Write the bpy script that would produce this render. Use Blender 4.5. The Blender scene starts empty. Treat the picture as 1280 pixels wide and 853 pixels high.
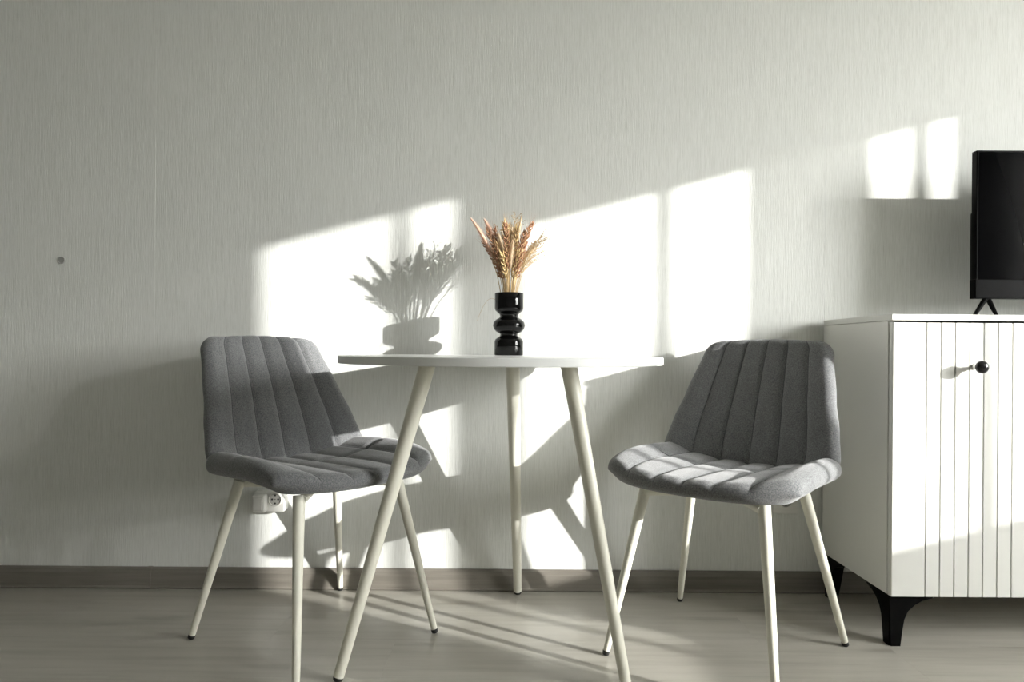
import bpy, math, random
from mathutils import Vector, Matrix, noise

S = bpy.context.scene
COL = S.collection
PI = math.pi

# ------------------------------------------------------------------ camera
FPX = 824.7                      # focal length in pixels of the 1280x853 frame
cam_d = bpy.data.cameras.new('camera')
cam_d.sensor_width = 36.0
cam_d.sensor_fit = 'HORIZONTAL'
cam_d.lens = FPX / 1280 * 36.0
cam_d.shift_y = 11.7 / 1280
cam_d.clip_start = 0.02
cam = bpy.data.objects.new('camera', cam_d)
cam.location = (0, -2.1085, 0.765)
cam.rotation_euler = (PI / 2, -0.0074, 0)
COL.objects.link(cam)
S.camera = cam

# ------------------------------------------------------------------ light
SUN = Vector((-1.9, 1.0, -0.5)).normalized()      # direction the light travels
W = bpy.data.worlds.new('world')
S.world = W
W.use_nodes = True
wn = W.node_tree
bg = wn.nodes['Background']
# even, slightly cool sky above a darker ground
wtc = wn.nodes.new('ShaderNodeTexCoord')
wsx = wn.nodes.new('ShaderNodeSeparateXYZ')
wrp = wn.nodes.new('ShaderNodeValToRGB')
wrp.color_ramp.elements[0].position = 0.47
wrp.color_ramp.elements[0].color = (0.26, 0.255, 0.24, 1)
wrp.color_ramp.elements[1].position = 0.53
wrp.color_ramp.elements[1].color = (0.97, 0.98, 0.965, 1)
wma = wn.nodes.new('ShaderNodeMath')
wma.operation = 'MULTIPLY_ADD'
wma.inputs[1].default_value = 0.5
wma.inputs[2].default_value = 0.5
wn.links.new(wtc.outputs['Generated'], wsx.inputs[0])
wn.links.new(wsx.outputs['Z'], wma.inputs[0])
wn.links.new(wma.outputs[0], wrp.inputs['Fac'])
wn.links.new(wrp.outputs['Color'], bg.inputs['Color'])
bg.inputs['Strength'].default_value = 25.0

sun_d = bpy.data.lights.new('sun', 'SUN')
sun_d.energy = 4.9
sun_d.color = (1.0, 0.985, 0.95)
sun_d.angle = math.radians(0.55)
sun = bpy.data.objects.new('sun', sun_d)
sun.rotation_euler = SUN.to_track_quat('-Z', 'Y').to_euler()
sun.location = (6, -4, 4)
COL.objects.link(sun)

S.view_settings.view_transform = 'Standard'
S.view_settings.look = 'None'
S.view_settings.gamma = 1.0
S.view_settings.use_curve_mapping = False
S.view_settings.exposure = 1.08

S.cycles.max_bounces = 12
S.cycles.diffuse_bounces = 8
S.cycles.use_denoising = True
S.cycles.sample_clamp_indirect = 8.0

# ------------------------------------------------------------------ materials
MATS = {}


class NT:
    def __init__(self, name):
        self.m = bpy.data.materials.new(name)
        self.m.use_nodes = True
        self.t = self.m.node_tree
        self.b = self.t.nodes['Principled BSDF']

    def node(self, kind, **kw):
        n = self.t.nodes.new(kind)
        for k, v in kw.items():
            if k in n.inputs:
                n.inputs[k].default_value = v
            else:
                setattr(n, k, v)
        return n

    def link(self, a, b):
        self.t.links.new(a, b)

    def coords(self, scale=(1, 1, 1), kind='Object', loc=(0, 0, 0)):
        tc = self.node('ShaderNodeTexCoord')
        mp = self.node('ShaderNodeMapping')
        mp.inputs['Scale'].default_value = scale
        mp.inputs['Location'].default_value = loc
        self.link(tc.outputs[kind], mp.inputs['Vector'])
        return mp.outputs['Vector']

    def noise(self, vec, scale, detail=3.0, rough=0.55):
        n = self.node('ShaderNodeTexNoise')
        n.inputs['Scale'].default_value = scale
        n.inputs['Detail'].default_value = detail
        n.inputs['Roughness'].default_value = rough
        self.link(vec, n.inputs['Vector'])
        return n.outputs['Fac']

    def ramp(self, fac, stops):
        r = self.node('ShaderNodeValToRGB')
        e = r.color_ramp.elements
        while len(e) < len(stops):
            e.new(0.5)
        for i, (p, c) in enumerate(stops):
            e[i].position = p
            e[i].color = (*c, 1)
        self.link(fac, r.inputs['Fac'])
        return r.outputs['Color']

    def bump(self, fac, strength, dist):
        b = self.node('ShaderNodeBump')
        b.inputs['Strength'].default_value = strength
        b.inputs['Distance'].default_value = dist
        self.link(fac, b.inputs['Height'])
        self.link(b.outputs['Normal'], self.b.inputs['Normal'])


def plain(name, color, rough=0.5, metal=0.0, spec=0.5, vary=0.04, bump=0.0, bscale=200, coat=0.0):
    n = NT(name)
    v = n.coords((1, 1, 1))
    f = n.noise(v, 9.0, 4)
    lo = tuple(c * (1 - vary) for c in color)
    hi = tuple(min(1, c * (1 + vary)) for c in color)
    n.link(n.ramp(f, [(0.3, lo), (0.7, hi)]), n.b.inputs['Base Color'])
    n.b.inputs['Roughness'].default_value = rough
    n.b.inputs['Metallic'].default_value = metal
    n.b.inputs['Specular IOR Level'].default_value = spec
    n.b.inputs['Coat Weight'].default_value = coat
    if bump:
        n.bump(n.noise(v, bscale, 3), bump, 0.001)
    MATS[name] = n.m
    return n.m


def make_wallpaper():
    n = NT('wallpaper')
    v1 = n.coords((260, 1, 7))
    f1 = n.noise(v1, 1.0, 3, 0.6)
    v2 = n.coords((620, 1, 26), loc=(3, 1, 5))
    f2 = n.noise(v2, 1.0, 2, 0.6)
    mix = n.node('ShaderNodeMath', operation='ADD')
    n.link(f1, mix.inputs[0])
    n.link(f2, mix.inputs[1])
    hf = n.node('ShaderNodeMath', operation='MULTIPLY')
    hf.inputs[1].default_value = 0.5
    n.link(mix.outputs[0], hf.inputs[0])
    col = n.ramp(hf.outputs[0], [(0.34, (0.66, 0.668, 0.632)), (0.5, (0.75, 0.76, 0.728)), (0.66, (0.81, 0.82, 0.792))])
    n.link(col, n.b.inputs['Base Color'])
    n.b.inputs['Roughness'].default_value = 0.75
    n.b.inputs['Specular IOR Level'].default_value = 0.2
    n.bump(hf.outputs[0], 0.65, 0.0019)
    MATS['wallpaper'] = n.m


def make_floor():
    n = NT('laminate')
    oi = n.node('ShaderNodeObjectInfo')
    tc = n.node('ShaderNodeTexCoord')
    cmb = n.node('ShaderNodeCombineXYZ')
    m1 = n.node('ShaderNodeMath', operation='MULTIPLY')
    m1.inputs[1].default_value = 37.0
    n.link(oi.outputs['Random'], m1.inputs[0])
    n.link(m1.outputs[0], cmb.inputs['X'])
    n.link(m1.outputs[0], cmb.inputs['Z'])
    ad = n.node('ShaderNodeVectorMath', operation='ADD')
    n.link(tc.outputs['Object'], ad.inputs[0])
    n.link(cmb.outputs[0], ad.inputs[1])
    mp = n.node('ShaderNodeMapping')
    mp.inputs['Scale'].default_value = (2.2, 38, 1)
    n.link(ad.outputs[0], mp.inputs['Vector'])
    f1 = n.noise(mp.outputs['Vector'], 1.0, 6, 0.62)
    mp2 = n.node('ShaderNodeMapping')
    mp2.inputs['Scale'].default_value = (1.2, 6, 1)
    n.link(ad.outputs[0], mp2.inputs['Vector'])
    f2 = n.noise(mp2.outputs['Vector'], 1.6, 4, 0.6)
    c1 = n.ramp(f1, [(0.25, (0.315, 0.298, 0.258)), (0.5, (0.388, 0.372, 0.328)), (0.78, (0.432, 0.418, 0.372))])
    c2 = n.ramp(f2, [(0.25, (0.62, 0.60, 0.57)), (0.40, (0.94, 0.935, 0.93)), (0.7, (1, 1, 1))])
    mx = n.node('ShaderNodeMix', data_type='RGBA', blend_type='MULTIPLY')
    mx.inputs['Factor'].default_value = 1.0
    n.link(c1, mx.inputs['A'])
    n.link(c2, mx.inputs['B'])
    n.link(mx.outputs['Result'], n.b.inputs['Base Color'])
    n.b.inputs['Roughness'].default_value = 0.28
    n.b.inputs['Specular IOR Level'].default_value = 0.45
    n.bump(f1, 0.12, 0.0008)
    MATS['laminate'] = n.m


def make_baseboard():
    n = NT('baseboard')
    v = n.coords((3, 1, 70))
    f = n.noise(v, 1.0, 5, 0.6)
    n.link(n.ramp(f, [(0.3, (0.150, 0.136, 0.114)), (0.7, (0.215, 0.198, 0.170))]), n.b.inputs['Base Color'])
    n.b.inputs['Roughness'].default_value = 0.42
    MATS['baseboard'] = n.m


def make_fabric():
    n = NT('grey_fabric')
    v = n.coords((1, 1, 1))
    f1 = n.noise(v, 330, 5, 0.8)
    f2 = n.noise(v, 14, 4, 0.6)
    c1 = n.ramp(f1, [(0.36, (0.080, 0.082, 0.085)), (0.64, (0.235, 0.24, 0.243))])
    c2 = n.ramp(f2, [(0.3, (0.88, 0.88, 0.88)), (0.7, (1, 1, 1))])
    mx = n.node('ShaderNodeMix', data_type='RGBA', blend_type='MULTIPLY')
    mx.inputs['Factor'].default_value = 1.0
    n.link(c1, mx.inputs['A'])
    n.link(c2, mx.inputs['B'])
    n.link(mx.outputs['Result'], n.b.inputs['Base Color'])
    n.b.inputs['Roughness'].default_value = 0.95
    n.b.inputs['Specular IOR Level'].default_value = 0.1
    n.b.inputs['Sheen Weight'].default_value = 0.35
    n.b.inputs['Sheen Roughness'].default_value = 0.5
    n.bump(f1, 0.5, 0.0012)
    MATS['grey_fabric'] = n.m


def make_sheer(name, transp):
    m = bpy.data.materials.new(name)
    m.use_nodes = True
    t = m.node_tree
    t.nodes.clear()
    o = t.nodes.new('ShaderNodeOutputMaterial')
    tr = t.nodes.new('ShaderNodeBsdfTransparent')
    tl = t.nodes.new('ShaderNodeBsdfTranslucent')
    df = t.nodes.new('ShaderNodeBsdfDiffuse')
    tl.inputs['Color'].default_value = (0.8, 0.8, 0.78, 1)
    df.inputs['Color'].default_value = (0.8, 0.8, 0.78, 1)
    a = t.nodes.new('ShaderNodeMixShader')
    b = t.nodes.new('ShaderNodeMixShader')
    a.inputs[0].default_value = 0.5
    b.inputs[0].default_value = transp
    t.links.new(tl.outputs[0], a.inputs[1])
    t.links.new(df.outputs[0], a.inputs[2])
    t.links.new(a.outputs[0], b.inputs[1])
    t.links.new(tr.outputs[0], b.inputs[2])
    t.links.new(b.outputs[0], o.inputs[0])
    MATS[name] = m


make_wallpaper()
make_floor()
make_baseboard()
make_fabric()
make_sheer('sheer', 0.06)
make_sheer('sheer_dense', 0.02)
plain('paint_white', (0.72, 0.73, 0.72), 0.8, spec=0.2)
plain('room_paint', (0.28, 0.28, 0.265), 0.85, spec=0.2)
plain('ceiling_white', (0.62, 0.62, 0.60), 0.85, spec=0.2)
plain('pvc_white', (0.82, 0.82, 0.81), 0.35)
plain('table_white', (0.80, 0.81, 0.80), 0.28, vary=0.01)
plain('cream_metal', (0.70, 0.685, 0.59), 0.42, vary=0.02, bump=0.12, bscale=500)
plain('black_rubber', (0.012, 0.012, 0.012), 0.6)
plain('seam_thread', (0.085, 0.088, 0.09), 0.9, spec=0.1)
plain('vase_black', (0.002, 0.002, 0.002), 0.05, vary=0.0, spec=0.28)
plain('cabinet_white', (0.71, 0.71, 0.675), 0.42, vary=0.01)
plain('cabinet_core', (0.20, 0.19, 0.14), 0.7)
plain('leg_black', (0.003, 0.003, 0.003), 0.4, spec=0.06)
plain('tv_black', (0.002, 0.002, 0.002), 0.3, vary=0.0, spec=0.04)
plain('tv_screen', (0.001, 0.001, 0.0012), 0.12, vary=0.0, spec=0.03)
plain('knob_black', (0.006, 0.006, 0.007), 0.12, vary=0.0)
plain('chrome', (0.75, 0.75, 0.74), 0.12, metal=1.0, vary=0.0)
plain('plastic_white', (0.74, 0.735, 0.70), 0.38)
plain('plastic_grey', (0.36, 0.355, 0.33), 0.45)
plain('button_grey', (0.36, 0.36, 0.34), 0.5)
plain('hole_dark', (0.01, 0.01, 0.01), 0.7)
plain('wheat_rust', (0.31, 0.165, 0.095), 0.85, vary=0.3, spec=0.15)
plain('wheat_gold', (0.58, 0.42, 0.21), 0.85, vary=0.25, spec=0.15)
plain('plume_cream', (0.74, 0.60, 0.42), 0.9, vary=0.12, spec=0.1)
plain('plume_pink', (0.66, 0.43, 0.32), 0.9, vary=0.12, spec=0.1)
plain('straw', (0.44, 0.32, 0.17), 0.8, vary=0.25, spec=0.15)
plain('outdoor_ground', (0.28, 0.27, 0.25), 0.9)


# ------------------------------------------------------------------ mesh helpers
class MB:
    """collects geometry for one mesh object"""

    def __init__(self):
        self.v, self.f = [], []

    def box(self, x0, x1, y0, y1, z0, z1):
        b = len(self.v)
        self.v += [(x, y, z) for x in (x0, x1) for y in (y0, y1) for z in (z0, z1)]
        self.f += [tuple(b + i for i in q) for q in
                   [(0, 1, 3, 2), (4, 6, 7, 5), (0, 4, 5, 1), (2, 3, 7, 6), (0, 2, 6, 4), (1, 5, 7, 3)]]
        return self

    def tube(self, pts, rad, n=16, caps=True):
        pts = [Vector(p) for p in pts]
        if not isinstance(rad, (list, tuple)):
            rad = [rad] * len(pts)
        b = len(self.v)
        ref = None
        for i, p in enumerate(pts):
            t = (pts[min(i + 1, len(pts) - 1)] - pts[max(i - 1, 0)]).normalized()
            if ref is None:
                ref = Vector((1, 0, 0)) if abs(t.x) < 0.8 else Vector((0, 1, 0))
            a = (ref - t * ref.dot(t)).normalized()
            c = t.cross(a)
            ref = a
            for k in range(n):
                an = 2 * PI * k / n
                self.v.append(tuple(p + (a * math.cos(an) + c * math.sin(an)) * rad[i]))
        for i in range(len(pts) - 1):
            for k in range(n):
                k2 = (k + 1) % n
                self.f.append((b + i * n + k, b + i * n + k2, b + (i + 1) * n + k2, b + (i + 1) * n + k))
        if caps:
            self.f.append(tuple(b + k for k in reversed(range(n))))
            e = b + (len(pts) - 1) * n
            self.f.append(tuple(e + k for k in range(n)))
        return self

    def lathe(self, prof, n=48, c=(0, 0, 0), axis='z'):
        """prof: list of (r, h); closed with caps where r > 0"""
        b = len(self.v)
        for r, h in prof:
            for k in range(n):
                a = 2 * PI * k / n
                if axis == 'z':
                    self.v.append((c[0] + r * math.cos(a), c[1] + r * math.sin(a), c[2] + h))
                else:   # axis -y : h grows towards -y
                    self.v.append((c[0] + r * math.cos(a), c[1] - h, c[2] + r * math.sin(a)))
        for i in range(len(prof) - 1):
            for k in range(n):
                k2 = (k + 1) % n
                self.f.append((b + i * n + k, b + i * n + k2, b + (i + 1) * n + k2, b + (i + 1) * n + k))
        self.f.append(tuple(b + k for k in reversed(range(n))))
        e = b + (len(prof) - 1) * n
        self.f.append(tuple(e + k for k in range(n)))
        return self

    def prism(self, poly, axis, a, b_):
        """extrude a 2D polygon; axis 'y': poly is (x,z), 'x': poly is (y,z)"""
        b = len(self.v)
        n = len(poly)
        for w in (a, b_):
            for p, q in poly:
                self.v.append((p, w, q) if axis == 'y' else (w, p, q))
        self.f.append(tuple(b + k for k in range(n)))
        self.f.append(tuple(b + n + k for k in reversed(range(n))))
        for k in range(n):
            k2 = (k + 1) % n
            self.f.append((b + k, b + n + k, b + n + k2, b + k2))
        return self

    def mesh(self, name, mat, smooth=False, angle=None):
        me = bpy.data.meshes.new(name)
        me.from_pydata(self.v, [], self.f)
        me.validate()
        import bmesh
        bm = bmesh.new()
        bm.from_mesh(me)
        bmesh.ops.recalc_face_normals(bm, faces=bm.faces)
        if smooth:
            for f in bm.faces:
                f.smooth = True
            lim = math.radians(angle or 40)
            for e in bm.edges:
                if len(e.link_faces) == 2 and e.calc_face_angle(0) > lim:
                    e.smooth = False
        bm.to_mesh(me)
        bm.free()
        me.materials.append(MATS[mat])
        return me

    def obj(self, name, mat, parent=None, smooth=False, bevel=0.0, angle=None, segs=2):
        o = bpy.data.objects.new(name, self.mesh(name, mat, smooth, angle))
        COL.objects.link(o)
        if parent:
            o.parent = parent
        if bevel:
            add_bevel(o, bevel, segs)
        return o


def add_bevel(o, w, segs=2):
    m = o.modifiers.new('bevel', 'BEVEL')
    m.width = w
    m.segments = segs
    m.limit_method = 'ANGLE'
    m.angle_limit = math.radians(40)
    for p in o.data.polygons:
        p.use_smooth = True
    wn_ = o.modifiers.new('wn', 'WEIGHTED_NORMAL')
    wn_.keep_sharp = True


def box(name, mat, x0, x1, y0, y1, z0, z1, parent=None, bevel=0.0):
    return MB().box(x0, x1, y0, y1, z0, z1).obj(name, mat, parent, bevel=bevel)


def tag(o, label, cat, group=None):
    o['label'] = label
    o['category'] = cat
    if group:
        o['group'] = group
    return o


def struct(o):
    o['kind'] = 'structure'
    return o


def thing(name, label, cat, loc=(0, 0, 0), rz=0.0, group=None):
    o = bpy.data.objects.new(name, None)
    o.empty_display_size = 0.1
    COL.objects.link(o)
    o.location = loc
    o.rotation_euler = (0, 0, rz)
    return tag(o, label, cat, group)


def copy_tree(o, parent=None):
    c = o.copy()
    COL.objects.link(c)
    c.parent = parent
    for ch in [k for k in o.children]:
        copy_tree(ch, c)
    return c


# ------------------------------------------------------------------ the room
XL, XR, YF, ZC = -2.45, 3.5, -4.4, 2.65
WT = 0.04

wall_back = struct(box('wall_back', 'paint_white', XL - WT, XR + WT, 0.0006, 0.08, -0.02, ZC))
wall_back['label'] = 'pale textured wallpaper wall behind the table'
sx = -1.143 - 2 * 1.07
strip_mesh = None
while sx < XR:
    a, b = max(sx + 0.0004, XL), min(sx + 1.0696, XR)
    if b > a:
        st = box('wallpaper_strip', 'wallpaper', a, b, 0.0, 0.0006, 0.0, ZC, wall_back)
    sx += 1.07
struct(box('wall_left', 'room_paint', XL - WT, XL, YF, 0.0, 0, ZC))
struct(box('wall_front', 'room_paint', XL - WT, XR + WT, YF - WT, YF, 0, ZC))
struct(box('ceiling', 'ceiling_white', XL - WT, XR + WT, YF - WT, 0.08, ZC, ZC + 0.05))

# right wall with a window and a glazed balcony door (light comes in here)
WY0, WY1, WZ0, WZ1 = -1.845, -1.095, 0.87, 2.08     # window opening
DY0, DY1, DZ0, DZ1 = -2.80, -1.935, 0.80, 2.225       # glazed part of the door
w = MB()
w.box(XR, XR + WT, WY1, 0.0, 0, ZC)
w.box(XR, XR + WT, WY0, WY1, 0, WZ0)
w.box(XR, XR + WT, WY0, WY1, WZ1, ZC)
w.box(XR, XR + WT, DY1, WY0, 0, ZC)
w.box(XR, XR + WT, DY0, DY1, DZ1, ZC)
w.box(XR, XR + WT, YF, DY0, 0, ZC)
struct(w.obj('wall_right', 'paint_white'))
fr = MB()
fr.box(XR + 0.010, XR + 0.017, -1.608, -1.584, WZ0, WZ1)         # unseen bar, added to cast the dark band on the cabinet
fr.box(XR + 0.010, XR + 0.017, -1.178, -1.150, WZ0, WZ1)         # sash upright
win = struct(fr.obj('window_1', 'pvc_white'))
box('window_sill', 'pvc_white', XR - 0.16, XR + 0.005, WY0 - 0.05, WY1 + 0.05, WZ0 - 0.035, WZ0 - 0.002, win, bevel=0.004)
dr = MB()
dr.box(XR, XR + WT, DY0, DY1, 0, DZ0)
dr.box(XR + 0.010, XR + 0.017, -2.050, -2.024, DZ0, DZ1)
struct(dr.obj('door_1', 'pvc_white'))

# frames, handles and glass of the two openings
def make_glass():
    m = bpy.data.materials.new('window_glass')
    m.use_nodes = True
    t = m.node_tree
    t.nodes.clear()
    o = t.nodes.new('ShaderNodeOutputMaterial')
    a = t.nodes.new('ShaderNodeBsdfTransparent')
    b = t.nodes.new('ShaderNodeBsdfGlossy')
    b.inputs['Roughness'].default_value = 0.02
    x = t.nodes.new('ShaderNodeMixShader')
    x.inputs[0].default_value = 0.05
    t.links.new(a.outputs[0], x.inputs[1])
    t.links.new(b.outputs[0], x.inputs[2])
    t.links.new(x.outputs[0], o.inputs[0])
    MATS['window_glass'] = m


make_glass()
door = bpy.data.objects['door_1']
for par, (a0, a1, b0, b1) in ((win, (WY0, WY1, WZ0, WZ1)), (door, (DY0, DY1, DZ0, DZ1))):
    box('glass_pane', 'window_glass', XR + 0.020, XR + 0.024, a0, a1, b0, b1, par)
    e = 0.05
    m_ = MB()
    m_.box(XR - 0.012, XR - 0.0005, a0 - e, a0, b0 - (e if par == win else 0), b1 + e)
    m_.box(XR - 0.012, XR - 0.0005, a1, a1 + 0.04, b0 - (e if par == win else 0), b1 + e)
    m_.box(XR - 0.012, XR - 0.0005, a0, a1, b1, b1 + e)
    m_.obj('window_frame', 'pvc_white', par)
    hy = a1 + 0.02
    MB().tube([(XR - 0.030, hy, 1.35), (XR - 0.034, hy, 1.24)], 0.008, 12).obj('window_handle', 'pvc_white', par, smooth=True)
    MB().tube([(XR - 0.031, hy, 1.35), (XR - 0.010, hy, 1.35)], 0.009, 12).obj('handle_base', 'pvc_white', par, smooth=True)
rail = MB().tube([(XR - 0.07, -3.05, 2.31), (XR - 0.07, -0.9, 2.31)], 0.010, 14)
for yy in (-3.0, -0.95):
    rail.tube([(XR - 0.07, yy, 2.31), (XR - 0.0005, yy, 2.31)], 0.007, 10)
tag(rail.obj('curtain_rail', 'pvc_white', smooth=True), 'thin white curtain rail above the window and balcony door', 'curtain rail')

# light portals in the two openings (guide the sky light, give off none themselves)
for (py0, py1, pz0, pz1) in ((WY0, WY1, WZ0, WZ1), (DY0, DY1, DZ0, DZ1)):
    pd = bpy.data.lights.new('sky_portal', 'AREA')
    pd.shape = 'RECTANGLE'
    pd.size, pd.size_y = pz1 - pz0, py1 - py0
    pd.cycles.is_portal = True
    po = bpy.data.objects.new('sky_portal', pd)
    po.location = (XR + WT + 0.005, (py0 + py1) / 2, (pz0 + pz1) / 2)
    po.rotation_euler = (0, PI / 2, 0)
    COL.objects.link(po)

# floor of separate laminate boards
floor = struct(box('floor', 'cabinet_core', XL - WT, XR + WT, YF - WT, 0.08, -0.06, -0.0085))
floor['label'] = 'grey-beige laminate floor'
PW, PL = 0.192, 1.285
bm_ = MB().box(0, PL - 0.00025, 0, PW - 0.00025, -0.0085, 0)
plank_me = bm_.mesh('floor_board', 'laminate')
rng = random.Random(4)
row, y1 = 0, 0.0
while y1 > YF + 0.01:
    y0 = max(y1 - PW, YF)
    x = XL - [0.1, 0.75, 0.42, 1.05][row % 4]
    while x < XR:
        xa, xb = max(x, XL), min(x + PL, XR)
        if xb - xa > 0.02:
            if xb - xa > PL - 0.001 and y1 - y0 > PW - 0.001:
                o = bpy.data.objects.new('floor_board', plank_me)
            else:
                o = bpy.data.objects.new('floor_board', MB().box(0, xb - xa - 0.00025, 0, y1 - y0 - 0.00025, -0.0085, 0).mesh('floor_board', 'laminate'))
            COL.objects.link(o)
            o.parent = floor
            o.location = (xa, y0, 0)
        x += PL
    y1 -= PW
    row += 1

# baseboard on the back wall, joined with a small sleeve
BBH = 0.066


def bb_profile(t=0.016, hgt=BBH):
    return [(-0.0002, 0.0), (-t, 0.0), (-t - 0.003, 0.004), (-t, 0.010), (-t + 0.002, hgt - 0.016), (-t + 0.006, hgt - 0.005), (-0.005, hgt), (-0.0002, hgt)]


XJ = (187 - 640) * 2.09 / FPX
bb = struct(MB().prism(bb_profile(), 'x', XJ + 0.0005, 2.40).obj('baseboard_back', 'baseboard'))
MB().prism(bb_profile(), 'x', XL, XJ - 0.0005).obj('board_length', 'baseboard', bb)
MB().prism([(p - 0.0012 if p < -0.001 else p, q + (0.0012 if q > 0.03 else 0)) for p, q in bb_profile()], 'x', XJ - 0.007, XJ + 0.007).obj('joint_sleeve', 'baseboard', bb)


# ------------------------------------------------------------------ sheer curtains by the window (outside the picture)
def curtain(y0, y1, z0, z1, x, label, mat='sheer'):
    m = MB()
    n = 60
    for i in range(n + 1):
        yy = y0 + (y1 - y0) * i / n
        xx = x + 0.018 * math.sin(i / n * (y1 - y0) * 75)
        m.v += [(xx, yy, z0), (xx, yy, z1)]
    for i in range(n):
        m.f.append((2 * i, 2 * i + 2, 2 * i + 3, 2 * i + 1))
    o = m.obj('sheer_curtain', mat, smooth=True)
    return tag(o, label, 'curtain', 'sheer curtains at the window')


curtain(-1.412, -1.205, 0.05, 2.3, XR - 0.07, 'narrow gathered white sheer curtain across the window')
curtain(-2.95, -2.215, 0.05, 2.3, XR - 0.07, 'wide white sheer curtain drawn over the balcony door', 'sheer_dense')


# ------------------------------------------------------------------ round table
def make_table():
    cx, cy, R, H = -0.0276, -0.407, 0.408, 0.75
    t = thing('round_table', 'round white dining table with three splayed cream legs', 'table', (cx, cy, 0))
    pr = [(R - 0.0015, H - 0.0185), (R, H - 0.017), (R, H - 0.0015), (R - 0.0015, H)]
    MB().lathe([(0.001, H - 0.0185)] + pr + [(0.001, H)], n=128).obj('table_top', 'table_white', t, smooth=True, angle=30)
    for (fx, fy), (tx, ty) in (((0.051, 0.372), (0.030, 0.197)), ((-0.369, -0.183), (-0.178, -0.086)), ((0.292, -0.222), (0.165, -0.103))):
        foot, top = Vector((fx, fy, 0)), Vector((tx, ty, H - 0.0185))
        ax = (top - foot).normalized()
        p0 = foot + ax * (0.010 / ax.z)
        n = 9
        pts = [p0 + (top - p0) * i / (n - 1) for i in range(n)]
        # flat cut at the top: project the last ring on the underside by a short plate
        leg = MB().tube(pts[:-1] + [top - ax * 0.004], [0.0125 + (0.0202 - 0.0125) * i / (n - 1) for i in range(n)], 28).obj('leg', 'cream_metal', t, smooth=True)
        MB().tube([foot + Vector((0, 0, 0.0005)), foot + ax * 0.004, p0 + ax * 0.002], [0.0085, 0.0115, 0.0118], 20).obj('rubber_foot', 'black_rubber', leg, smooth=True)
        pl = MB().lathe([(0.034, 0), (0.034, 0.003)], 32, c=(top.x, top.y, top.z - 0.0035)).obj('mounting_plate', 'cream_metal', leg, smooth=True)
    return t


make_table()


# ------------------------------------------------------------------ upholstered chairs
def lerp(a, b, t):
    return a + (b - a) * t


def interp(tab, x):
    if x <= tab[0][0]:
        return tab[0][1]
    for (x0, y0), (x1, y1) in zip(tab, tab[1:]):
        if x <= x1:
            t = (x - x0) / (x1 - x0)
            t = t * t * (3 - 2 * t) * 0.4 + t * 0.6
            return lerp(y0, y1, t)
    return tab[-1][1]


BACK_W = [(0.44, 0.236), (0.50, 0.239), (0.56, 0.229), (0.64, 0.210), (0.76, 0.185), (0.81, 0.176)]
BTOP = 0.801


def back_mid(r, t):
    zf = 0.440 + 0.052 * t * t
    zt = BTOP - 0.004 * t * t
    z = lerp(zf, zt, r)
    q = (z - 0.45) / 0.35
    wd = interp(BACK_W, z)
    Rc = 0.040
    k = (z - (zt - Rc)) / Rc
    if k > 0:
        wd -= Rc * (1 - math.sqrt(max(0.0, 1 - min(k, 1) ** 2)))
    conc = lerp(0.068, 0.016, min(max(q, 0), 1))
    u = -0.178 - 0.154 * q + 0.010 * math.sin(PI * min(max(q, 0), 1)) + conc * t * t
    return Vector((u, t * wd, z)), wd, zt


SEAT_B = [(-0.20, 0.234), (-0.12, 0.244), (0.0, 0.249), (0.10, 0.248), (0.17, 0.241), (0.26, 0.215)]


def seat_mid(s, t):
    uf = -0.196 + 0.066 * t * t
    ue = 0.250 - 0.074 * abs(t) ** 3.6
    u = lerp(uf, ue, s)
    v = t * interp(SEAT_B, u)
    z = 0.438 + 0.016 * s - 0.004 * s ** 4 + 0.044 * (1 - 0.85 * s ** 4.5) * abs(t) ** 2.4
    return Vector((u, v, z))


SEAMS = [-2 / 3, -1 / 3, 0.0, 1 / 3, 2 / 3]


def channel(t):
    """0 in a seam, 1 on the crown of a channel"""
    x = (t + 1) * 3
    i = min(max(math.floor(x), 0), 5)
    f = x - i - 0.5
    if i == 0 and f < 0:
        f = 0
    if i == 5 and f > 0:
        f = 0
    return 1 - abs(2 * f) ** 3.2


def rnd(e, r):
    k = min(max(e / r, 0), 1)
    return math.sqrt(max(0.0, 1 - (1 - k) ** 2))


def back_front(r, t, side=1):
    p, wd, zt = back_mid(r, t)
    du = back_mid(min(r + 0.01, 1), t)[0] - back_mid(max(r - 0.01, 0), t)[0]
    dv = back_mid(r, min(t + 0.01, 1))[0] - back_mid(r, max(t - 0.01, -1))[0]
    n = dv.cross(du).normalized()
    if n.x < 0:
        n = -n
    e = min((1 - abs(t)) * wd * 1.0, 9)
    g = rnd((1 - abs(t)) * wd, 0.028) * rnd((1 - r) * 0.35, 0.024)
    if side > 0:
        return p + n * (0.017 * g + 0.0085 * channel(t) * g)
    return p - n * 0.020 * g


CROSS = 0.40


def seat_top(s, t, side=1):
    p = seat_mid(s, t)
    du = seat_mid(min(s + 0.01, 1), t) - seat_mid(max(s - 0.01, 0), t)
    dv = seat_mid(s, min(t + 0.01, 1)) - seat_mid(s, max(t - 0.01, -1))
    n = du.cross(dv).normalized()
    if n.z < 0:
        n = -n
    ln = 0.44 - 0.12 * abs(t) ** 3
    g = rnd((1 - abs(t)) * 0.24, 0.036) * rnd((1 - s) * ln, 0.032)
    if side > 0:
        c = channel(t)
        sc = CROSS - 0.03 * t * t
        cr = 1 - math.exp(-((s - sc) / 0.032) ** 2)
        rim = abs(t) ** 3 * (1 - 0.5 * s ** 4)
        return p + n * g * (0.015 + 0.014 * rim + 0.0085 * c * (0.30 + 0.70 * cr) * (1 - 0.4 * rim) - 0.002 * (1 - cr))
    return p - n * g * (0.021 + 0.012 * abs(t) ** 3)


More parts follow.
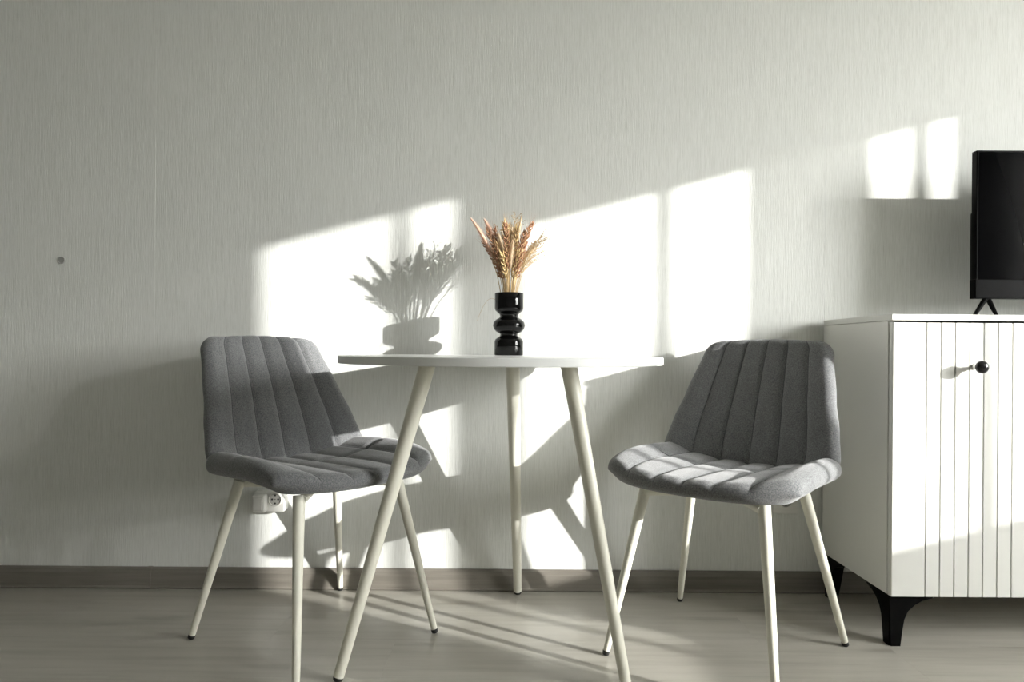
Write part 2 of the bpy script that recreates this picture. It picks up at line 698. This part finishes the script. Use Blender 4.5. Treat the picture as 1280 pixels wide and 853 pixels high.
def shell(fn, ss, ts):
    m = MB()
    ns, nt = len(ss), len(ts)
    for side in (1, -1):
        for s in ss:
            for t in ts:
                m.v.append(tuple(fn(s, t, side)))
    o = ns * nt
    for i in range(ns - 1):
        for j in range(nt - 1):
            a = i * nt + j
            m.f.append((a, a + 1, a + nt + 1, a + nt))
            m.f.append((o + a, o + a + nt, o + a + nt + 1, o + a + 1))
    for j in range(nt - 1):       # close both ends
        for i in (0, ns - 1):
            a = i * nt + j
            m.f.append((a, o + a, o + a + 1, a + 1))
    for i in range(ns - 1):
        for j in (0, nt - 1):
            a = i * nt + j
            m.f.append((a, a + nt, o + a + nt, o + a))
    return m


def weld(o, d=0.0004):
    import bmesh
    bm = bmesh.new()
    bm.from_mesh(o.data)
    bmesh.ops.remove_doubles(bm, verts=bm.verts, dist=d)
    bmesh.ops.recalc_face_normals(bm, faces=bm.faces)
    for f in bm.faces:
        f.smooth = True
    bm.to_mesh(o.data)
    bm.free()


def ease_ends(n, p=1.7):
    """0..1 samples, dense near 1"""
    return [1 - (1 - i / n) ** p for i in range(n + 1)]


def sym(n):
    """-1..1 samples, dense near both ends, seams included"""
    half = sorted(set([round(i / n, 5) for i in range(n + 1)] + [1 / 3, 2 / 3, 0.955, 0.97, 0.98, 0.988, 0.994, 0.998]))
    return sorted(set([-x for x in half] + half))


def make_chair(label):
    c = thing('dining_chair', label, 'chair', group='grey upholstered dining chairs')
    ts = sym(54)
    bk = shell(back_front, ease_ends(56), ts).obj('backrest', 'grey_fabric', c)
    weld(bk)
    st = shell(seat_top, ease_ends(64), ts).obj('seat', 'grey_fabric', c)
    weld(st)
    for t in SEAMS:
        pts = [back_front(r, t) + Vector((0.0004, 0, 0)) for r in [0.05 + 0.945 * i / 40 for i in range(41)]]
        MB().tube(pts, 0.0010, 6).obj('seam', 'seam_thread', bk, smooth=True)
        pts = [seat_top(s, t) + Vector((0, 0, 0.0003)) for s in [0.06 + 0.935 * i / 40 for i in range(41)]]
        MB().tube(pts, 0.0010, 6).obj('seam', 'seam_thread', st, smooth=True)
    pts = [seat_top(CROSS - 0.03 * t * t, t) + Vector((0, 0, 0.0003)) for t in [-0.80 + 1.60 * i / 60 for i in range(61)]]
    MB().tube(pts, 0.0010, 6).obj('seam', 'seam_thread', st, smooth=True)
    # stitched line where the backrest meets the seat
    # tubular steel under-frame
    fr_ = MB()
    zt = 0.409
    for sgn in (1, -1):
        fr_.tube([(-0.150, sgn * 0.150, zt), (0.150, -sgn * 0.150, zt - 0.0001 * sgn)], 0.0110, 14)
    fr_.box(-0.08, 0.08, -0.07, 0.07, zt + 0.006, zt + 0.012)
    fr_.obj('seat_frame', 'cream_metal', c, smooth=True)
    for fu, fv, fx, fy in ((-1, -1, 0.230, 0.234), (-1, 1, 0.230, 0.234), (1, 1, 0.228, 0.211), (1, -1, 0.228, 0.211)):
        foot = Vector((fu * fx, fv * fy, 0))
        top = Vector((fu * 0.139, fv * 0.150, 0.418))
        ax = (top - foot).normalized()
        p0 = foot + ax * 0.009
        n = 8
        pts = [p0 + (top - p0) * i / (n - 1) for i in range(n)]
        rad = [lerp(0.0085, 0.0145, i / (n - 1)) for i in range(n)]
        lg = MB().tube(pts, rad, 24).obj('leg', 'cream_metal', c, smooth=True)
        MB().tube([foot + Vector((0, 0, 0.0004)), foot + ax * 0.003, p0 + ax * 0.003], [0.006, 0.0084, 0.0092], 18).obj('rubber_foot', 'black_rubber', lg, smooth=True)
    return c


ch = make_chair('grey channel-stitched chair on cream legs in front of the wall socket')
ch.location = (-0.512, -0.343, 0)
ch.rotation_euler.z = -0.6957
ch2 = copy_tree(ch)
ch2['label'] = 'grey channel-stitched chair on cream legs beside the white cabinet'
ch2.location = (0.549, -0.412, 0)
ch2.rotation_euler.z = -2.2757


# ------------------------------------------------------------------ white cabinet with grooved doors
def make_cabinet():
    X0, X1 = 0.9857, 2.190
    YB, YD, YC = -0.022, -0.3975, -0.379     # back, door face, carcass front
    Z0, Z1 = 0.134, 0.8665
    c = thing('cabinet', 'white low cabinet with grooved doors on black legs', 'cabinet', ((X0 + X1) / 2, (YB + YC) / 2, 0))
    ox, oy = c.location.x, c.location.y

    def part(name, mat, x0, x1, y0, y1, z0, z1, parent=c, bevel=0.0008):
        o = box(name, mat, x0 - ox, x1 - ox, y0 - oy, y1 - oy, z0, z1, parent, bevel)
        return o
    part('side_panel', 'cabinet_white', X0, X0 + 0.016, YC, YB, Z0, Z1 - 0.0165)
    part('side_panel', 'cabinet_white', X1 - 0.016, X1, YC, YB, Z0, Z1 - 0.0165)
    part('bottom_panel', 'cabinet_white', X0 + 0.016, X1 - 0.016, YC, YB, Z0, Z0 + 0.016)
    part('back_panel', 'cabinet_white', X0 + 0.016, X1 - 0.016, YB - 0.004, YB - 0.001, Z0 + 0.016, Z1 - 0.0165)
    part('cabinet_top', 'cabinet_white', X0 - 0.001, X1 + 0.001, YD - 0.001, YB, Z1 - 0.016, Z1, bevel=0.001)
    nd = 3
    dw = (X1 - X0) / nd
    for d in range(nd):
        a = X0 + d * dw + (0.003 if d == 0 else 0.0015)
        b = X0 + (d + 1) * dw - (0.003 if d == nd - 1 else 0.0015)
        zb, zt = Z0 - 0.001, Z1 - 0.0215
        door = part('door', 'cabinet_core', a, b, YD + 0.0035, YC - 0.002, zb, zt, bevel=0)
        door['label'] = 'white door of grooved boards'
        # boards separated by grooves
        m = 0.087
        k = 6
        sw = (b - a - 2 * m) / k
        cuts = [a, a + m] + [a + m + sw * i for i in range(1, k + 1)] + [b]
        g = 0.0014
        for i in range(len(cuts) - 1):
            xa = cuts[i] + (0 if i == 0 else g)
            xb = cuts[i + 1] - (0 if i == len(cuts) - 2 else g)
            part('groove_board', 'cabinet_white', xa, xb, YD, YD + 0.004, zb, zt, parent=door, bevel=0.0009)
        # pale side edges of the door leaf
        part('door_edge', 'cabinet_white', a - 0.0006, a, YD + 0.002, YC - 0.002, zb, zt, parent=door, bevel=0)
        part('door_edge', 'cabinet_white', b, b + 0.0006, YD + 0.002, YC - 0.002, zb, zt, parent=door, bevel=0)
        # knob
        kx, kz = (a + b) / 2 + 0.010, 0.731
        kn = MB().lathe([(0.0075, 0.0), (0.0075, 0.002), (0.0052, 0.004), (0.0048, 0.011), (0.0064, 0.0125), (0.0064, 0.0145), (0.0048, 0.016), (0.0058, 0.020)],
                        28, c=(kx - ox, YD - oy, kz), axis='y').obj('knob_stem', 'chrome', door, smooth=True)
        prof = []
        rr = 0.0165
        for i in range(17):
            an = -PI / 2 + PI * i / 16
            prof.append((max(0.0004, rr * math.cos(an)), 0.019 + rr * 0.74 * (1 + math.sin(an))))
        MB().lathe(prof, 32, c=(kx - ox, YD - oy, kz), axis='y').obj('knob', 'knob_black', door, smooth=True, angle=60)['label'] = 'glossy black ball knob'

    # bracket legs: two curved plates meeting in a tapered post
    def leg(cx, cy, sx_, sy_):
        Zt = Z0 - 0.0005

        def prof(s):
            pts = [(0.0, Zt), (0.0045, 0.0)]
            pts += [(0.029, 0.0)]
            pts += [(0.034, 0.040), (0.039, 0.070), (0.049, 0.092), (0.066, 0.108), (0.086, 0.119), (0.112, 0.126), (0.116, Zt)]
            return [(p * s, q) for p, q in pts]
        m_ = MB()
        m_.prism([(cx + p, q) for p, q in prof(sx_)], 'y', cy, cy + sy_ * 0.020)
        m_.prism([(cy + p, q) for p, q in prof(sy_)], 'x', cx, cx + sx_ * 0.020)
        # solid post core
        b_ = len(m_.v)
        for z, e0, e1 in ((0.0, 0.0045, 0.029), (0.05, 0.003, 0.035), (Zt, 0.0, 0.045)):
            m_.v += [(cx + sx_ * e0, cy + sy_ * e0, z), (cx + sx_ * e1, cy + sy_ * e0, z), (cx + sx_ * e1, cy + sy_ * e1, z), (cx + sx_ * e0, cy + sy_ * e1, z)]
        for l in range(2):
            for k in range(4):
                k2 = (k + 1) % 4
                m_.f.append((b_ + l * 4 + k, b_ + l * 4 + k2, b_ + l * 4 + 4 + k2, b_ + l * 4 + 4 + k))
        m_.f += [(b_, b_ + 3, b_ + 2, b_ + 1), (b_ + 8, b_ + 9, b_ + 10, b_ + 11)]
        m_.v = [(x - ox, y - oy, z) for x, y, z in m_.v]
        m_.obj('leg', 'leg_black', c)
    leg(X0 + 0.004, YD + 0.010, 1, 1)
    leg(X1 - 0.004, YD + 0.010, -1, 1)
    leg(X0 + 0.004, YB - 0.008, 1, -1)
    leg(X1 - 0.004, YB - 0.008, -1, -1)
    return c


make_cabinet()


# ------------------------------------------------------------------ television
def make_tv():
    X0, X1, Y, Z0, Z1 = 1.336, 2.058, -0.207, 0.9, 1.3525
    Z0 = 0.765 - (373 - 442.5) * (2.1085 + Y) / FPX
    base = 0.8667
    c = thing('television', 'black flat television standing on the white cabinet', 'television', ((X0 + X1) / 2, Y, base))
    ox, oy, oz = c.location
    def P(name, mat, x0, x1, y0, y1, z0, z1, bevel=0.002):
        return box(name, mat, x0 - ox, x1 - ox, y0 - oy, y1 - oy, z0 - oz, z1 - oz, c, bevel)
    P('bezel', 'tv_black', X0, X1, Y, Y + 0.022, Z0, Z1)
    P('screen', 'tv_screen', X0 + 0.006, X1 - 0.006, Y - 0.0008, Y + 0.002, Z0 + 0.014, Z1 - 0.006, 0)
    P('rear_housing', 'tv_black', X0 + 0.02, X1 - 0.02, Y + 0.021, Y + 0.060, Z0 + 0.004, Z0 + 0.26, 0.008)
    P('lower_lip', 'tv_black', X0 - 0.003, X1 + 0.003, Y - 0.002, Y + 0.024, Z0 - 0.001, Z0 + 0.055 , 0.002)
    for fx in (X0 + 0.040, X1 - 0.040):
        m = MB()
        apex = Vector((fx, Y + 0.012, Z0 + 0.006))
        for dx, dy in ((-0.062, -0.035), (0.058, 0.035)):
            e = Vector((fx + dx, Y + 0.012 + dy, base + 0.0045))
            m.tube([apex, apex.lerp(e, 0.5), e], [0.0075, 0.0065, 0.0045], 12)
        m.v = [(x - ox, y - oy, z - oz) for x, y, z in m.v]
        m.obj('foot', 'tv_black', c, smooth=True)
    return c


make_tv()


# ------------------------------------------------------------------ vase with dried grasses
VX, VY, VZ = -0.0095, -0.165, 0.7502


def make_vase():
    H, k = 0.183, 1.0
    pr = [(0.0005, 0.0), (0.0405, 0.0), (0.0425, 0.002), (0.0425, 0.040), (0.0405, 0.0465), (0.0345, 0.0515), (0.027, 0.0565), (0.0252, 0.0605),
          (0.0275, 0.0645), (0.037, 0.0690), (0.0445, 0.0770), (0.0475, 0.0875), (0.0455, 0.0970), (0.039, 0.1050), (0.029, 0.1100),
          (0.0262, 0.1150), (0.0275, 0.1205), (0.0345, 0.1265), (0.0405, 0.1320), (0.0425, 0.1390), (0.0425, 0.1815), (0.0415, 0.183),
          (0.0398, 0.1815), (0.0395, 0.140), (0.035, 0.131), (0.024, 0.122), (0.022, 0.112), (0.0005, 0.111)]
    v = MB().lathe(pr, 64).obj('vase', 'vase_black', smooth=True, angle=65)
    v.location = (VX, VY, VZ)
    return tag(v, 'glossy black bubble-shaped vase holding dried grasses on the table', 'vase')


make_vase()
rg = random.Random(11)


def bez(p0, p1, p2, n):
    return [p0 * (1 - t) ** 2 + p1 * 2 * t * (1 - t) + p2 * t * t for t in [i / n for i in range(n + 1)]]


def sprig(kind, tipx, tipy, tipz, bend=0.0, headlen=0.09, headr=0.010, label=None):
    """one dried grass: tip offsets in metres from the vase mouth"""
    mats = {'rust_wheat': ('wheat_rust', 'straw'), 'gold_wheat': ('wheat_gold', 'straw'), 'cream_tail': ('plume_cream', 'straw'),
            'pink_plume': ('plume_pink', 'straw'), 'wispy_grass': ('straw', 'straw')}[kind]
    names = {'rust_wheat': ('dried_wheat_ear', 'rust-brown dried wheat ear standing in the black vase', 'dried wheat'),
             'gold_wheat': ('dried_wheat_ear', 'golden dried wheat ear standing in the black vase', 'dried wheat'),
             'cream_tail': ('dried_bunny_tail', 'fluffy cream dried grass head in the black vase', 'dried grass'),
             'pink_plume': ('dried_plume', 'soft pinkish dried plume leaning out of the black vase', 'dried plume'),
             'wispy_grass': ('wispy_dried_sprig', 'fine wispy dried spray in the black vase', 'dried sprig')}[kind]
    base = Vector((tipx * 0.16, tipy * 0.16, -0.062))
    tip = Vector((tipx, tipy, tipz))
    ctl = Vector((tipx * 0.30 + bend, tipy * 0.30, tipz * 0.55))
    path = bez(base, ctl, tip, 28)
    # arc length
    L = [0]
    for a, b in zip(path, path[1:]):
        L.append(L[-1] + (b - a).length)
    tot = L[-1]

    def at(d):
        d = min(max(d, 0), tot)
        for i in range(len(L) - 1):
            if d <= L[i + 1] + 1e-9:
                f = (d - L[i]) / (L[i + 1] - L[i])
                return path[i].lerp(path[i + 1], f), (path[i + 1] - path[i]).normalized()
        return path[-1], (path[-1] - path[-2]).normalized()
    t = thing(names[0], label or names[1], names[2], (VX, VY, VZ + 0.183), group='dried grasses in the vase')
    s0 = tot - headlen
    spts = [at(tot * i / 14)[0] for i in range(15)] if kind != 'wispy_grass' else [at(tot * i / 20)[0] for i in range(21)]
    nn = len(spts)
    MB().tube(spts, [lerp(0.0013, 0.0006, i / (nn - 1)) for i in range(nn)], 6).obj('stem', mats[1], t, smooth=True)
    m = MB()
    if kind in ('rust_wheat', 'gold_wheat'):
        # overlapping grains with thin awns
        cnt = int(headlen / 0.0034)
        for i in range(cnt):
            f = i / cnt
            p, d = at(s0 + headlen * f)
            w_ = headr * (0.55 + 0.45 * math.sin(PI * min(1, f * 0.9 + 0.12)))
            a = i * 2.4 + rg.uniform(-0.3, 0.3)
            ref = Vector((1, 0, 0)) if abs(d.x) < 0.8 else Vector((0, 1, 0))
            e1 = (ref - d * ref.dot(d)).normalized()
            e2 = d.cross(e1)
            o_ = e1 * math.cos(a) + e2 * math.sin(a)
            g0 = p + o_ * w_ * 0.15
            g1 = p + o_ * w_ * 0.85 + d * 0.008
            g2 = p + o_ * w_ * 0.95 + d * 0.015
            m.tube([g0, g0.lerp(g1, 0.5), g1, g2], [0.0010, 0.0026, 0.0020, 0.0003], 5)
            if i % 2 == 0:
                aw = g2 + d * rg.uniform(0.014, 0.03) + o_ * rg.uniform(0.002, 0.010)
                m.tube([g2, aw], [0.0003, 0.00012], 3)
        m.obj('seed_head', mats[0], t, smooth=True)
    elif kind in ('cream_tail', 'pink_plume'):
        n = 16
        pts, rad = [], []
        for i in range(n + 1):
            f = i / n
            p, d = at(s0 + headlen * f)
            pts.append(p)
            rad.append(max(0.0006, headr * 0.48 * math.sin(PI * (0.06 + 0.90 * f ** 0.8)) ** 0.8))
        m.tube(pts, rad, 12)
        for i in range(650):
            f = rg.random()
            p, d = at(s0 + headlen * f)
            r_ = headr * math.sin(PI * (0.06 + 0.90 * f ** 0.8)) ** 0.8
            a = rg.uniform(0, 2 * PI)
            ref = Vector((1, 0, 0)) if abs(d.x) < 0.8 else Vector((0, 1, 0))
            e1 = (ref - d * ref.dot(d)).normalized()
            e2 = d.cross(e1)
            o_ = e1 * math.cos(a) + e2 * math.sin(a)
            q0 = p + o_ * r_ * 0.35
            q1 = p + o_ * r_ * rg.uniform(0.8, 1.45) + d * rg.uniform(0.006, 0.016)
            sd = d.cross(o_) * 0.0006
            b_ = len(m.v)
            m.v += [tuple(q0 - sd), tuple(q0 + sd), tuple(q1)]
            m.f.append((b_, b_ + 1, b_ + 2))
        m.obj('seed_head', mats[0], t, smooth=True)
    else:
        # spray of hair-thin branches that arch over, each with tiny spikelets
        for i in range(34):
            f = rg.uniform(0.0, 1.0)
            p, d = at(s0 + headlen * f)
            side = Vector((tipx, tipy, 0)).normalized() if (tipx or tipy) else Vector((1, 0, 0))
            a = rg.uniform(0, 2 * PI)
            o_ = Vector((math.cos(a), math.sin(a), 0)) * 0.75 + side * 0.35
            ln = rg.uniform(0.025, 0.062) * (1.1 - 0.4 * f)
            q1 = p + d * ln * 0.7 + o_ * ln * 0.30
            q2 = p + d * ln * 1.0 + o_ * ln * 0.75 - Vector((0, 0, ln * 0.15))
            br = bez(p, q1, q2, 7)
            m.tube(br, [0.00045] * 5 + [0.0003, 0.0003, 0.00015], 4)
            for k in (3, 4, 5, 6, 7):
                c_ = br[k]
                dd = Vector((rg.uniform(-1, 1), rg.uniform(-1, 1), rg.uniform(-.5, 1))).normalized()
                m.tube([c_, c_ + dd * 0.0025, c_ + dd * 0.006], [0.0002, 0.0009, 0.0001], 4)
        m.obj('spray', mats[0], t, smooth=True)
    return t


# (kind, tip x, tip y, tip z, bend, head length, head radius)
SPRIGS = [
    ('pink_plume', -0.110, -0.015, 0.212, 0.000, 0.125, 0.0095, 'slender pinkish dried plume leaning out furthest from the black vase'),
    ('pink_plume', -0.074, 0.055, 0.222, 0.005, 0.120, 0.0130, 'broad pinkish dried plume standing upright among the wheat ears'),
    ('cream_tail', -0.030, -0.045, 0.160, 0.004, 0.085, 0.0130),
    ('cream_tail', 0.006, 0.012, 0.186, 0.000, 0.090, 0.0130),
    ('cream_tail', 0.034, -0.008, 0.222, 0.006, 0.130, 0.0085, 'long thin cream dried plume, tallest in the black vase'),
    ('cream_tail', 0.010, -0.062, 0.140, -0.004, 0.080, 0.0120),
    ('cream_tail', 0.032, 0.045, 0.150, 0.000, 0.085, 0.0115),
    ('cream_tail', -0.052, -0.012, 0.128, 0.000, 0.075, 0.0110),
    ('cream_tail', -0.012, 0.040, 0.150, 0.000, 0.085, 0.0120),
    ('rust_wheat', -0.064, -0.062, 0.172, 0.004, 0.130, 0.0105),
    ('rust_wheat', -0.046, 0.018, 0.194, 0.000, 0.140, 0.0105),
    ('rust_wheat', -0.078, 0.010, 0.150, 0.006, 0.120, 0.0100),
    ('rust_wheat', 0.066, -0.004, 0.206, 0.000, 0.140, 0.0105, 'tall rust-brown wheat ear between the long cream plume and the wispy spray'),
    ('rust_wheat', 0.054, 0.066, 0.182, 0.000, 0.130, 0.0100),
    ('rust_wheat', 0.018, 0.076, 0.204, 0.004, 0.130, 0.0100),
    ('rust_wheat', -0.012, -0.088, 0.186, 0.000, 0.130, 0.0100),
    ('rust_wheat', 0.044, -0.072, 0.172, 0.000, 0.130, 0.0100),
    ('rust_wheat', -0.052, 0.090, 0.176, 0.000, 0.125, 0.0100),
    ('rust_wheat', -0.046, -0.034, 0.112, 0.000, 0.080, 0.0095, 'short rust-brown wheat ear low over the vase rim, below the slender pink plume'),
    ('rust_wheat', 0.052, 0.022, 0.124, 0.000, 0.085, 0.0095, 'short rust-brown wheat ear low over the vase rim, beside the wispy spray'),
    ('gold_wheat', -0.016, -0.022, 0.206, -0.003, 0.130, 0.0110, 'tall golden wheat ear upright in the middle of the bunch'),
    ('gold_wheat', -0.036, -0.010, 0.146, 0.000, 0.105, 0.0105),
    ('gold_wheat', 0.022, -0.032, 0.188, 0.000, 0.125, 0.0105),
    ('gold_wheat', 0.048, 0.028, 0.170, 0.000, 0.115, 0.0100),
    ('gold_wheat', -0.004, 0.062, 0.214, 0.000, 0.120, 0.0100),
    ('gold_wheat', -0.010, 0.102, 0.190, 0.000, 0.115, 0.0100),
    ('gold_wheat', 0.026, -0.050, 0.118, 0.000, 0.085, 0.0100, 'short golden wheat ear low over the vase rim under the long cream plume'),
    ('gold_wheat', -0.022, -0.060, 0.110, 0.000, 0.080, 0.0100),
    ('wispy_grass', 0.094, 0.015, 0.168, 0.002, 0.125, 0.0, 'fine wispy dried spray leaning out furthest from the black vase'),
    ('wispy_grass', 0.080, -0.045, 0.150, 0.002, 0.120, 0.0),
    ('wispy_grass', 0.014, 0.030, 0.212, -0.010, 0.100, 0.0),
    ('wispy_grass', -0.028, 0.046, 0.185, 0.000, 0.110, 0.0),
    ('wispy_grass', 0.074, 0.085, 0.160, 0.000, 0.120, 0.0),
]
for a in SPRIGS:
    sprig(*a)
# one loose hair of grass hanging over the vase rim
hair = thing('dried_grass_blade', 'single hair-thin blade of dried grass arching down beside the vase', 'dried grass', (VX, VY, VZ + 0.183), group='dried grasses in the vase')
MB().tube(bez(Vector((-0.030, 0.0, -0.035)), Vector((-0.060, -0.002, 0.02)), Vector((-0.093, -0.004, -0.082)), 24), 0.00045, 5).obj('stem', 'straw', hair, smooth=True)


# ------------------------------------------------------------------ wall sockets and wall cap
def socket_face(parent, x, z, y, r=0.019):
    MB().lathe([(r + 0.003, 0.0), (r + 0.003, 0.0025), (r + 0.001, 0.004), (r, 0.004), (r, 0.001), (0.0005, 0.001)], 36, c=(x, y, z), axis='y').obj('socket_ring', 'plastic_white', parent, smooth=True)
    MB().lathe([(r - 0.0005, 0.0), (r - 0.0005, 0.0012), (0.0005, 0.0012)], 32, c=(x, y, z), axis='y').obj('socket_face', 'plastic_grey', parent, smooth=True)
    h = 0
    for dx, dz, rr in ((-0.0095, 0, 0.0030), (0.0095, 0, 0.0030), (0, 0.0125, 0.0028), (0, -0.0125, 0.0028), (0, 0, 0.0016)):
        MB().lathe([(rr, 0.0), (rr, 0.0018), (0.0003, 0.0018)], 14, c=(x + dx, y, z + dz), axis='y').obj('socket_hole', 'hole_dark', parent, smooth=True)


def make_socket_left():
    x, z = -0.757, 0.283
    s = thing('wall_socket', 'white double wall socket behind the chair with a plug block in it', 'socket', (x, 0, z))
    d = 0.034
    MB().prism([(-0.052, -0.033), (0.040, -0.033), (0.046, -0.027), (0.046, 0.012), (0.036, 0.033), (-0.046, 0.033), (-0.052, 0.027)], 'y', -0.0002, -d).obj('housing', 'plastic_white', s, bevel=0.006)
    socket_face(s, 0.016, 0.008, -d + 0.0002)
    pl = box('plug_block', 'plastic_white', -0.046, -0.006, -d - 0.034, -d, -0.028, 0.026, s, bevel=0.005)
    box('plug_front', 'plastic_white', -0.040, -0.012, -d - 0.038, -d - 0.033, -0.020, 0.018, pl, bevel=0.002)


def make_socket_right():
    x, z = 0.874, 0.287
    s = thing('wall_socket', 'pale wall socket low on the wall next to the cabinet', 'socket', (x, 0, z))
    MB().box(-0.041, 0.041, -0.011, -0.0002, -0.036, 0.046).obj('housing', 'plastic_white', s, bevel=0.004)
    socket_face(s, 0, 0.005, -0.0108)


make_socket_left()
make_socket_right()
cx_, cz_ = (76.5 - 640) * 2.1085 / FPX, 0.765 - (325.5 - 434) * 2.1085 / FPX
cap = MB().lathe([(0.0118, 0.0002), (0.0118, 0.0026), (0.0108, 0.0040), (0.0098, 0.0042), (0.0092, 0.0036), (0.0005, 0.0036)], 32, axis='y').obj('wall_button', 'button_grey', smooth=True)
cap.location = (cx_, 0, cz_)
tag(cap, 'small round grey button set in the bare wallpaper wall', 'button')
